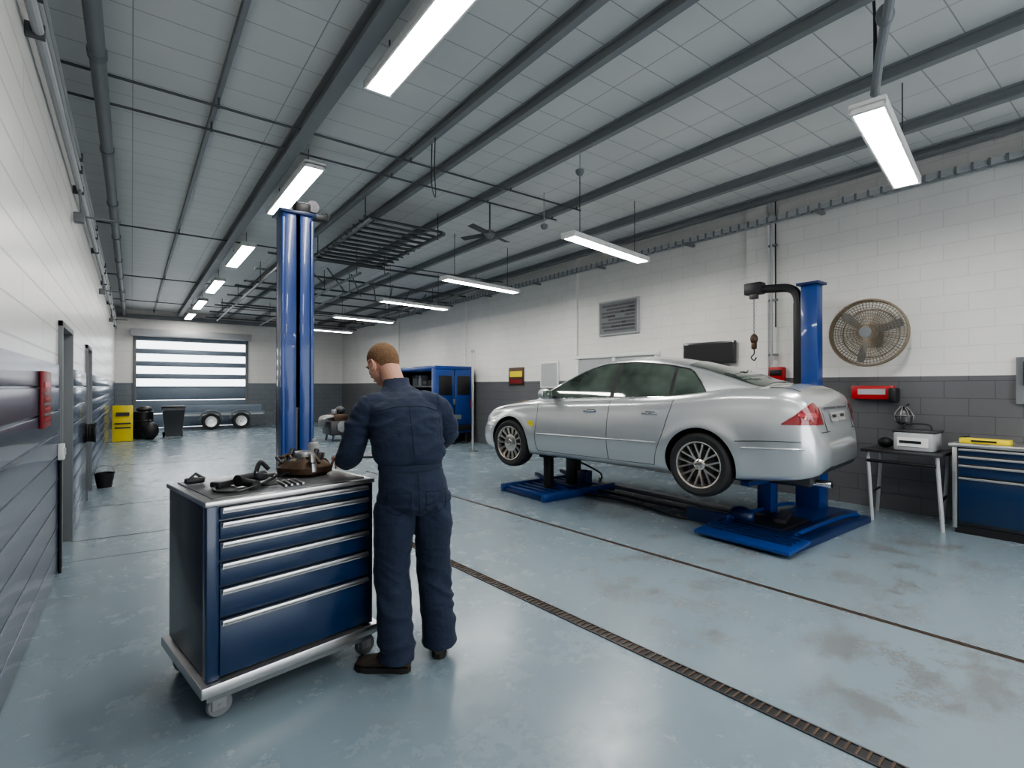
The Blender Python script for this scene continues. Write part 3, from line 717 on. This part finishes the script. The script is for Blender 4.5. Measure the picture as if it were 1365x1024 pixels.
b.tube([(xrear(.46,z)-.002,.46,z) for z in (.70,.78,.86,.94)],.004,m_black,5); b.tube([(xrear(.46,z)-.002,-.46,z) for z in (.70,.78,.86,.94)],.004,m_black,5)
rpatch(.0,.60,.70,.708,.004,m_black,n=10,k=2)
for sy in (1,-1):
    P=[]
    for x in [-1.98-.03*k for k in range(10)]:
        y=.62 ; y0=Wf(x)*.945-cornr(x); P.append((x,sy*min(y,y0-.01),ZS(x)+CR(x)*(1-(min(y,y0-.01)/y0)**2)+.001))
    b.tube(P,.004,m_black,5)
b.tube([(-2.28,.5,.22),(-2.47,.5,.22)],.035,m_chrome,14)
b.box((0,0,.20),(3.6,1.2,.06),m_black,bev=.02); b.box((-2.13,.45,.25),(.4,.3,.14),m_dsteel,bev=.04)
b.tube([(-1.38,-.6,.33),(-1.38,.6,.33)],.04,m_dsteel,10); b.tube([(1.4,-.6,.33),(1.4,.6,.33)],.04,m_dsteel,10)
b.box((.98,hw(.98,.62)+.002,.62),(.08,.003,.09),m_yel)
b.done(parent=car,angle=45)
def wheel(name,x,sy,ns,kind):
    b=B(name); T=Matrix.Translation((x,sy*.805,.33))@Matrix.Rotation(-sy*pi/2,4,'X')
    b.lathe([(.225,-.10),(.29,-.108),(.318,-.09),(.329,-.05),(.33,0),(.329,.05),(.318,.09),(.29,.108),(.236,.10),(.225,.09)],m_rubber,T,56,cap=False)
    for h in (-.05,0,.05): b.lathe([(.3305,h-.004),(.3315,h),(.3305,h+.004)],m_black,T,48,cap=False)
    def ring(R0,h0,R1,h1,m): 
        n=48; b.loft([[T@V((R*math.cos(2*pi*j/n),R*math.sin(2*pi*j/n),h)) for j in range(n)] for R,h in ((R0,h0),(R1,h1))],m,False)
    ring(.24,.102,.224,.094,m_alloy); ring(.224,.094,.212,.03,m_alloy); ring(.212,.03,.215,-.1,m_dsteel)
    b.lathe([(.21,.0),(.21,.012),(.02,.012)],m_black,T,32); b.lathe([(.15,.02),(.15,.03),(.03,.03)],m_dsteel,T,32)
    b.lathe([(.06,.02),(.06,.07),(.045,.082),(.03,.086),(.004,.088)],m_alloy,T,24)
    if kind==1: b.lathe([(.12,.02),(.12,.068),(.10,.075),(.004,.08)],m_alloy,T,32)
    for k in range(ns):
        a=2*pi*k/ns
        for da in ((-.5,.5) if kind==0 else (0,)):
            w0=.014 if kind==0 else .016; w1=.016 if kind==0 else .024
            rg=[]
            for r,h,w,t in ((.045,.055,w0,0),(.10,.068,w0,.35),(.16,.078,w0,.85),(.216,.088,w1,1.0)):
                aa=a+da*t*(2*pi/ns)*.52
                c=V((r*math.cos(aa),r*math.sin(aa),h)); tn=V((-math.sin(aa),math.cos(aa),0))
                rg.append([T@(c+tn*w+V((0,0,-.02))),T@(c+tn*w*.6),T@(c-tn*w*.6),T@(c-tn*w+V((0,0,-.02)))])
            b.loft(rg,m_alloy)
    for k in range(5): a=2*pi*k/5; b.cyl(T@V((.035*math.cos(a),.035*math.sin(a),.08)),T@V((.035*math.cos(a),.035*math.sin(a),.092)),.006,m_dsteel,n=8)
    b.done(parent=car)
for sy,t in ((1,'left'),(-1,'right')):
    wheel('rear_wheel_'+t,-1.38,sy,8,0); wheel('front_wheel_'+t,1.40,sy,14,1)
# ---------------------------------------------------------------- tool chest
tc=empty('tool_chest',(.275,2.68,0),math.radians(9.8)); tc.scale=(1,1,1.02)
W_,D_=.84,.65
b=B('chest_body')
b.bx(0,W_,.012,D_,.19,.97,m_char,.006)
b.bx(-.004,.05,-.004,.05,.19,.97,m_navy,.004); b.bx(W_-.03,W_+.003,-.004,.05,.19,.97,m_navy,.004)
b.bx(-.012,W_+.012,-.012,D_+.012,.97,.995,m_alu,.006); b.bx(.03,W_-.03,.03,D_-.03,.995,1.0,m_mat,.002)
b.bx(-.03,W_+.04,-.03,D_+.03,.135,.185,m_alu,.006); b.bx(-.0,W_,.0,D_,.10,.14,m_mgrey)
for z0,z1 in ((.905,.965),(.815,.90),(.72,.81),(.605,.715),(.465,.60),(.20,.46)):
    b.bx(.05,W_-.03,-.012,.02,z0+.003,z1-.003,m_navy,.004)
    b.box(((W_+.02)/2,-.022,z1-.014),(W_-.09,.022,.024),m_alu,bev=.006); b.box(((W_+.02)/2,-.03,z1-.02),(W_-.09,.006,.012),m_steel)
b.done(parent=tc)
b=B('casters')
for x in (.05,W_-.03):
    for y in (.05,D_-.05):
        b.box((x,y,.115),(.08,.08,.012),m_steel,bev=.002)
        for s in (-.024,.024): b.box((x+.01,y+s,.08),(.06,.005,.08),m_steel)
        T=Matrix.Translation((x+.015,y,.056))@Matrix.Rotation(pi/2,4,'X')
        b.lathe([(.012,-.02),(.050,-.02),(.056,-.012),(.056,.012),(.050,.02),(.012,.02)],m_mgrey,T,24); b.cyl((x+.015,y-.03,.056),(x+.015,y+.03,.056),.010,m_steel)
b.done(parent=tc)
Tc=Matrix.Translation((.275,2.68,0))@Matrix.Rotation(math.radians(9.8),4,'Z')@Matrix.Diagonal((1,1,1.02,1))
b=B('impact_wrench'); b.M=Tc
b.tube([(.20,.22,1.035),(.36,.30,1.035)],[.03,.026],m_black,14); b.tube([(.36,.30,1.035),(.42,.33,1.035)],[.022,.012],m_steel,12)
b.tube([(.22,.24,1.03),(.24,.16,1.026),(.25,.10,1.026)],[.02,.02,.022],m_black,12,res=4)
b.tube([(.25,.10,1.02),(.14,.07,1.01),(.08,.18,1.01),(.18,.36,1.01),(.34,.44,1.012),(.44,.36,1.012),(.30,.16,1.012),(.36,.12,1.012)],.007,m_black,7,res=8)
b.box((.16,.30,1.02),(.12,.06,.03),m_dsteel,rot=(0,0,.5),bev=.008); b.box((.31,.20,1.05),(.10,.035,.03),m_char,rot=(.3,.2,.8),bev=.008)
b.tube([(.3,.25,1.06),(.33,.27,1.11),(.37,.26,1.07)],.012,m_black,8,res=4)
b.done()
b=B('wrench_tools'); b.M=Tc
b.box((.08,.5,1.018),(.09,.05,.03),m_black,bev=.01); b.tube([(.06,.5,1.03),(.09,.52,1.05),(.13,.5,1.02)],.008,m_dsteel,6)
for k in range(4): b.tube([(.38+.03*k,.06,1.008),(.40+.03*k,.20,1.008)],.006,m_steel,8); b.ring((.40+.03*k,.21,1.008),(0,0,1),.01,.005,m_steel,14)
b.done()
b=B('gearbox_part'); b.M=Tc
random.seed(4)
rg=[]
for z,s in ((1.002,.8),(1.02,1.),(1.05,1.0),(1.08,.75),(1.095,.4)): rg.append([V((.62+.14*s*math.cos(t*pi/9)*(1+.12*math.sin(t*1.7)),.37+.14*s*math.sin(t*pi/9)*(1+.1*math.sin(t*2.1)),z)) for t in range(18)])
b.loft(rg,m_brown)
for k in range(30):
    a=random.random()*6.28; r=random.uniform(.02,.14); h=1.05+random.random()*.06
    c=(.62+r*math.cos(a),.37+r*math.sin(a),h)
    q=k%4
    if q==0: b.ring(c,(random.uniform(-1,1),random.uniform(-1,1),1),.028,.009,m_dsteel,16)
    elif q==1: b.tube([c,(c[0]+.05,c[1]+.03,h+.01),(c[0]+.06,c[1]-.02,h-.03)],.01,m_brown,8,res=3)
    elif q==2: b.box(c,(.05,.03,.03),m_steel,rot=(a,a*.3,a),bev=.005)
    else: b.cyl(c,(c[0]+.02,c[1]+.01,h+.04),.015,m_dsteel)
b.lathe([(.02,0),(.06,.0),(.065,.02),(.055,.045),(.02,.05)],m_steel,Matrix.Translation((.64,.43,1.08)),20)
b.tube([(.50,.31,1.03),(.47,.38,1.01),(.51,.48,1.01),(.66,.54,1.01)],.008,m_black,6,res=5)
b.done()
b=B('spray_can'); b.M=Tc
b.lathe([(.032,0),(.034,.005),(.034,.14),(.028,.155),(.015,.16),(.015,.18),(.01,.18)],m_lgrey,Matrix.Translation((.77,.58,1.0)),20); b.done()
# ---------------------------------------------------------------- MECHANIC
m_cov,nt,pb=newmat('navy_coverall')
tcn=N(nt,'ShaderNodeTexCoord').outputs['Object']
nt.links.new(mixc(nt,noise_n(nt,tcn,7,6),(.006,.012,.032),(.014,.025,.056)),pb.inputs['Base Color']); pb.inputs['Roughness'].default_value=.85
pb.inputs['Sheen Weight'].default_value=.06
bn=N(nt,'ShaderNodeBump'); bn.inputs['Strength'].default_value=.7; bn.inputs['Distance'].default_value=.02
mp=N(nt,'ShaderNodeMapping'); mp.inputs['Scale'].default_value=(5,5,8); nt.links.new(tcn,mp.inputs[0])
nt.links.new(noise_n(nt,mp.outputs[0],1.3,5,.6),bn.inputs['Height']); nt.links.new(bn.outputs[0],pb.inputs['Normal'])
m_seam=M('coverall_seam',(.004,.008,.022),.9)
m_skin=M('skin',(.55,.30,.22),.5,var=.08,scale=12); m_skin.node_tree.nodes['Principled BSDF'].inputs['Subsurface Weight'].default_value=.08
m_hair=M('short_hair',(.20,.112,.058),.85,var=.45,scale=60,bump=1,bscale=200)
m_boot=M('boot_leather',(.045,.032,.024),.55,var=.3,scale=20,bump=.2)
m_sole=M('boot_sole',(.02,.018,.017),.8)
m_lip=M('lip',(.45,.2,.17),.5); m_eye=M('eye_white',(.7,.7,.68),.2); m_iris=M('iris',(.05,.08,.12),.2)
man=empty('mechanic',(1.275,2.635,0),-math.radians(14.5))
def remesh(b,vox,parent,name,mat_,disp=None,sm=6,loc=None):
    o=b.done(); md=o.modifiers.new('r','REMESH'); md.mode='VOXEL'; md.voxel_size=vox
    m2=o.modifiers.new('s','SMOOTH'); m2.factor=.5; m2.iterations=sm
    bpy.context.view_layer.update()
    me=bpy.data.meshes.new_from_object(o.evaluated_get(bpy.context.evaluated_depsgraph_get()))
    bpy.data.objects.remove(o)
    if disp:
        ns=[v.normal.copy() for v in me.vertices]
        for v,n in zip(me.vertices,ns): v.co+=n*disp(v.co)
    me.materials.clear(); me.materials.append(mat_)
    for p in me.polygons: p.use_smooth=True; p.material_index=0
    me.name=name
    o=bpy.data.objects.new(name,me); S.collection.objects.link(o); o.parent=parent; return o
def ering(c,a,b_,n=28,p=2.3):
    out=[]
    for j in range(n):
        t=2*pi*j/n; cs,sn=math.cos(t),math.sin(t)
        out.append(V((c[0]+a*math.copysign(abs(cs)**(2/p),cs),c[1]+b_*math.copysign(abs(sn)**(2/p),sn),c[2])))
    return out
b=B('cov')
b.loft([ering(c,a,w) for c,a,w in (
 ((0,.0,.84),.13,.10),((0,-.005,.88),.188,.138),((-.005,-.012,.95),.194,.152),((-.01,-.008,1.02),.186,.142),((-.018,.0,1.08),.176,.124),((-.02,.0,1.105),.170,.120),
 ((-.024,.002,1.14),.188,.136),((-.032,.015,1.22),.200,.144),((-.042,.04,1.32),.206,.148),((-.05,.065,1.41),.204,.140),((-.056,.09,1.47),.178,.118),((-.062,.115,1.51),.120,.085),((-.07,.14,1.545),.075,.068),((-.075,.16,1.57),.064,.062))],m_cov)
b.tube([(-.095,-.005,.93),(-.108,-.0,.75),(-.118,.02,.52),(-.116,-.03,.32),(-.108,-.07,.12),(-.108,-.075,.065)],[.116,.108,.095,.094,.093,.098],m_cov,20,res=5)
b.tube([(.095,-.005,.93),(.110,.0,.75),(.122,.045,.52),(.138,.03,.32),(.151,.02,.12),(.152,.02,.065)],[.116,.108,.094,.092,.089,.094],m_cov,20,res=5)
b.tube([(-.17,.07,1.44),(-.225,.07,1.425),(-.275,.07,1.36),(-.318,.09,1.23),(-.345,.16,1.13),(-.340,.30,1.105)],[.07,.074,.072,.066,.061,.048],m_cov,18,res=5)
b.tube([(.05,.07,1.45),(.115,.07,1.43),(.170,.08,1.38),(.215,.12,1.26),(.16,.24,1.18),(.05,.33,1.14)],[.07,.076,.074,.070,.060,.048],m_cov,18,res=5)
def ridge(p,s):
    r=1-abs(noise.noise(p*s))*3.2
    return max(-.4,r)
def wr(p):
    w=V((p.x,p.y,p.z)); q=noise.noise(w*3.5)*1.3
    k=.006*noise.noise(V((p.x*7+q,p.y*7,p.z*11+q)))+.003*noise.noise(V((p.x*18,p.y*18,p.z*30+q*3)))
    tilt=.5*p.x*(1 if p.z<.9 else -1)
    rr=ridge(V((p.x*2.2+q*.5,p.y*2.2,(p.z+tilt)*9+q)),1.0)
    amp=.0035
    for z0,wd,a in ((.13,.10,.010),(.30,.12,.006),(.50,.10,.007),(1.17,.07,.008),(.86,.07,.007),(1.32,.1,.004)):
        amp+=a*math.exp(-((p.z-z0)/wd)**2)
    k+=amp*rr*.9
    if p.x<-.25 or (p.x>.14 and p.z>1.1): k+=.006*ridge(V((p.x*5+3,p.y*5,p.z*13+q*2)),1.0)
    if abs(p.x+.02)<.21 and p.y<.2: k-=.010*math.exp(-((p.z-1.095)/.012)**2)
    k+=.004*math.exp(-((p.z-.075)/.012)**2)
    return k
cov=remesh(b,.008,man,'coverall',m_cov,wr,4)
bvh=BVHTree.FromPolygons([v.co.copy() for v in cov.data.vertices],[tuple(p.vertices) for p in cov.data.polygons])
def back(x,z):
    h=bvh.ray_cast(V((x,-1,z)),V((0,1,0)))
    return h[0]+V((0,-.0005,0)) if h[0] is not None else None
b=B('coverall_details')
def seam(pts,r=.0022):
    P=[back(p.x,p.z) for p in catmull([(x,0,z) for x,z in pts],8)]; P=[p for p in P if p is not None]
    if len(P)>1: b.tube(P,r,m_seam,5)
seam([(-.22,1.40),(-.12,1.425),(-.04,1.43),(.05,1.425),(.13,1.40)]); seam([(-.04,1.43),(-.03,1.25),(-.02,1.12)],.0018)
for x0,x1 in ((-.165,-.045),(.035,.155)): seam([(x0,.975),((x0+x1)/2,.97),(x1,.975)]); seam([(x0,.975),(x0,.88)]); seam([(x1,.975),(x1,.88)]); seam([(x0,.88),((x0+x1)/2,.85),(x1,.88)])
seam([(-.005,1.07),(-.003,.95),(0,.86)],.0018)
b.loft([ering((-.02,.0,z),a,w) for z,a,w in ((1.078,.174,.124),(1.080,.179,.129),(1.110,.177,.127),(1.112,.172,.122))],m_cov)
rg=[]
for z,r,y in ((1.52,.090,.125),(1.555,.076,.148),(1.588,.073,.168),(1.590,.065,.170),(1.55,.064,.155)): rg.append(ering((-.072,y,z),r,r*.95,24,2))
b.loft(rg,m_cov,False)
b.done(parent=man)
def boot(name,ank,ang):
    b=B(name); b.M=Matrix.Translation((ank[0],ank[1],0))@Matrix.Rotation(ang,4,'Z')
    rg=[]
    for y,w,h in ((-.078,.022,.06),(-.07,.033,.085),(-.04,.040,.10),(0,.042,.105),(.05,.043,.095),(.10,.049,.078),(.15,.053,.066),(.19,.047,.058),(.215,.030,.046),(.224,.012,.035)):
        ring=[]
        for j in range(18):
            t=2*pi*j/18; cs,sn=math.cos(t),math.sin(t)
            ring.append(V((w*math.copysign(abs(cs)**.8,cs),y,.022+(h-.022)*(.5+.5*math.copysign(abs(sn)**.8,sn)))))
        rg.append(ring)
    b.loft(rg,m_boot)
    b.tube([(0,-.025,.06),(0,-.025,.13)],[.046,.052],m_boot,18)
    rg=[]
    for z,e in ((0,0),(.004,.004),(.024,.004),(.028,0)):
        o=[]
        for x,y in ((0,-.082),(.028,-.072),(.040,-.04),(.038,.03),(.048,.10),(.054,.15),(.044,.20),(.02,.225),(0,.23),(-.02,.225),(-.044,.20),(-.054,.15),(-.048,.10),(-.038,.03),(-.040,-.04),(-.028,-.072)):
            o.append(V((x*(1+e*8),y*(1+e*3),z)))
        rg.append(o)
    b.loft(rg,m_sole)
    for k in range(4): b.tube([(-.03,.03+.022*k,.100-.007*k),(0,.035+.022*k,.108-.008*k),(.03,.03+.022*k,.100-.007*k)],.004,m_sole,6,res=3)
    b.done(parent=man)
boot('boot_left',(-.108,-.065),math.radians(62)); boot('boot_right',(.152,.028),math.radians(-12))
hd=Matrix.Translation((-.135,.250,1.672))@Matrix.Rotation(math.radians(36),4,'Z')@Matrix.Rotation(math.radians(-28),4,'X')@Matrix.Diagonal((1.06,1.06,1.06,1))
b=B('h'); 
b.M=Matrix()
b.tube([(-.068,.13,1.51),(-.088,.165,1.58),hd@V((0,-.03,-.03))],[.064,.060,.064],m_skin,18,res=4)
b.M=hd
b.ell((0,-.008,.02),(.075,.096,.095),m_skin); b.ell((0,.02,-.035),(.062,.072,.07),m_skin); b.ell((0,.055,-.082),(.032,.030,.026),m_skin)
b.ell((0,.077,.022),(.052,.018,.016),m_skin)
b.tube([(0,.086,.018),(0,.104,-.012),(0,.112,-.026)],[.008,.011,.013],m_skin,10,res=3); b.ell((.011,.098,-.03),(.009,.010,.008),m_skin); b.ell((-.011,.098,-.03),(.009,.010,.008),m_skin)
b.ell((.035,.066,-.02),(.02,.018,.018),m_skin); b.ell((-.035,.066,-.02),(.02,.018,.018),m_skin)
b.ell((0,.082,-.056),(.024,.012,.006),m_skin); b.ell((0,.081,-.066),(.021,.012,.007),m_skin)
remesh(b,.0045,man,'head',m_skin,None,4)
b=B('face_parts'); b.M=hd
for sx in (-1,1):
    b.ell((sx*.030,.078,.002),(.013,.010,.009),m_eye,12,8); b.ell((sx*.030,.0865,.001),(.005,.003,.005),m_iris,10,6)
    b.tube([(sx*.014,.092,.024),(sx*.03,.093,.029),(sx*.048,.082,.025)],.004,m_hair,6,res=3)
    b.ell((sx*.083,-.002,-.012),(.010,.022,.034),m_skin,14,10); b.tube([(sx*.090,.012,-.03),(sx*.098,-.018,-.02),(sx*.098,-.02,.012),(sx*.090,.012,.018)],.005,m_skin,6,res=4)
b.tube([(-.022,.090,-.0605),(0,.0955,-.0600),(.022,.090,-.0605)],.003,m_lip,6,res=3)
b.done(parent=man)
b=B('hair'); b.M=hd
n,k=60,34; rg=[]
for i in range(k+1):
    t=i/k; r=[]
    for j in range(n):
        ph=2*pi*j/n; fr=math.sin(ph)
        if fr>.55: lim=72
        elif fr>-.05: lim=72+(.55-fr)/.6*20
        elif fr>-.45: lim=92+(-.05-fr)/.4*40
        else: lim=132+(-.45-fr)/.55*10
        lim=math.radians(lim+3*noise.noise(V((math.cos(ph)*6,math.sin(ph)*6,0))))
        th=max(.02,t*lim)
        d=V((math.sin(th)*math.cos(ph),math.sin(th)*math.sin(ph),math.cos(th)))
        f_=1+.018*noise.noise(d*14)+.012*noise.noise(d*34)
        tp=1-.05*max(0,(t-.75)/.25)**1.5
        x=.0795*d.x*f_*tp; y=-.008+.1005*d.y*f_*tp; z=.022+.0985*d.z*f_
        if z<-.01: 
            g=(-.01-z); z-=g*.35; y-=.15*g; x*=1-1.2*g
        r.append(V((x,y,z)))
    rg.append(r)
b.loft(rg,m_hair,True); b.done(parent=man,angle=80)
def hand(name,Mx,sd,curl):
    b=B('hd'); b.M=Mx
    b.tube([(0,-.07,0),(0,-.03,0),(0,0,0)],[.030,.028,.029],m_skin,14,res=3,flat=.8)
    rg=[]
    for y,a,c in ((-.01,.028,.018),(.02,.036,.017),(.055,.041,.015),(.085,.040,.013),(.098,.034,.010)):
        rg.append([V((a*math.cos(2*pi*j/16),y,c*math.sin(2*pi*j/16))) for j in range(16)])
    b.loft(rg,m_skin)
    for i,(x,L) in enumerate(((-.030,.068),(-.0105,.078),(.010,.074),(.029,.058))):
        p=V((x,.088,0)); P=[V((x*.9,.06,0)),p.copy()]; a=-.15
        for f_,cu in ((.45,curl),(.30,curl*1.1),(.25,curl*.8)):
            a-=cu; sp_=x*.35
            p=p+V((sp_*f_,math.cos(a)*L*f_,math.sin(a)*L*f_)); P.append(p.copy())
        b.tube(P,[.0085,.0095,.0088,.0080,.0066],m_skin,10,res=3)
        b.ell(P[-1],(.0066,.0066,.0066),m_skin,8,6)
    x=-sd*.030
    b.tube([(x*.5,.02,-.004),(x*1.3,.045,-.012),(x*1.75,.07,-.026),(x*1.6,.095,-.038)],[.015,.013,.0105,.008],m_skin,10,res=3); 
    remesh(b,.0032,man,name,m_skin,None,2)
ML=Matrix.Translation((-.342,.335,1.115))@Matrix.Rotation(math.radians(18),4,'Z')@Matrix.Rotation(math.radians(-6),4,'X')
MR=Matrix.Translation((.025,.345,1.135))@Matrix.Rotation(math.radians(66),4,'Z')@Matrix.Rotation(math.radians(-6),4,'X')
hand('left_hand',ML,-1,.5); hand('right_hand',MR,1,.5)
b=B('ratchet_in_hand'); b.tube([(-.06,.37,1.10),(-.2,.43,1.10),(-.38,.47,1.095)],.012,m_steel,10); b.ell((-.39,.472,1.095),(.03,.03,.018),m_steel); b.done(parent=man)
# ---------------------------------------------------------------- world, camera
w=bpy.data.worlds.new('World'); S.world=w; w.use_nodes=True
bg=w.node_tree.nodes['Background']; bg.inputs[0].default_value=(.92,.96,1,1); bg.inputs[1].default_value=4.2
cam=bpy.data.cameras.new('Camera'); co=bpy.data.objects.new('Camera',cam); S.collection.objects.link(co)
cam.sensor_width=36; cam.lens=680/1365*36; cam.clip_start=.05
co.location=(0,0,1.54); co.rotation_euler=(math.radians(90.25),0,-math.radians(36.7)); S.camera=co
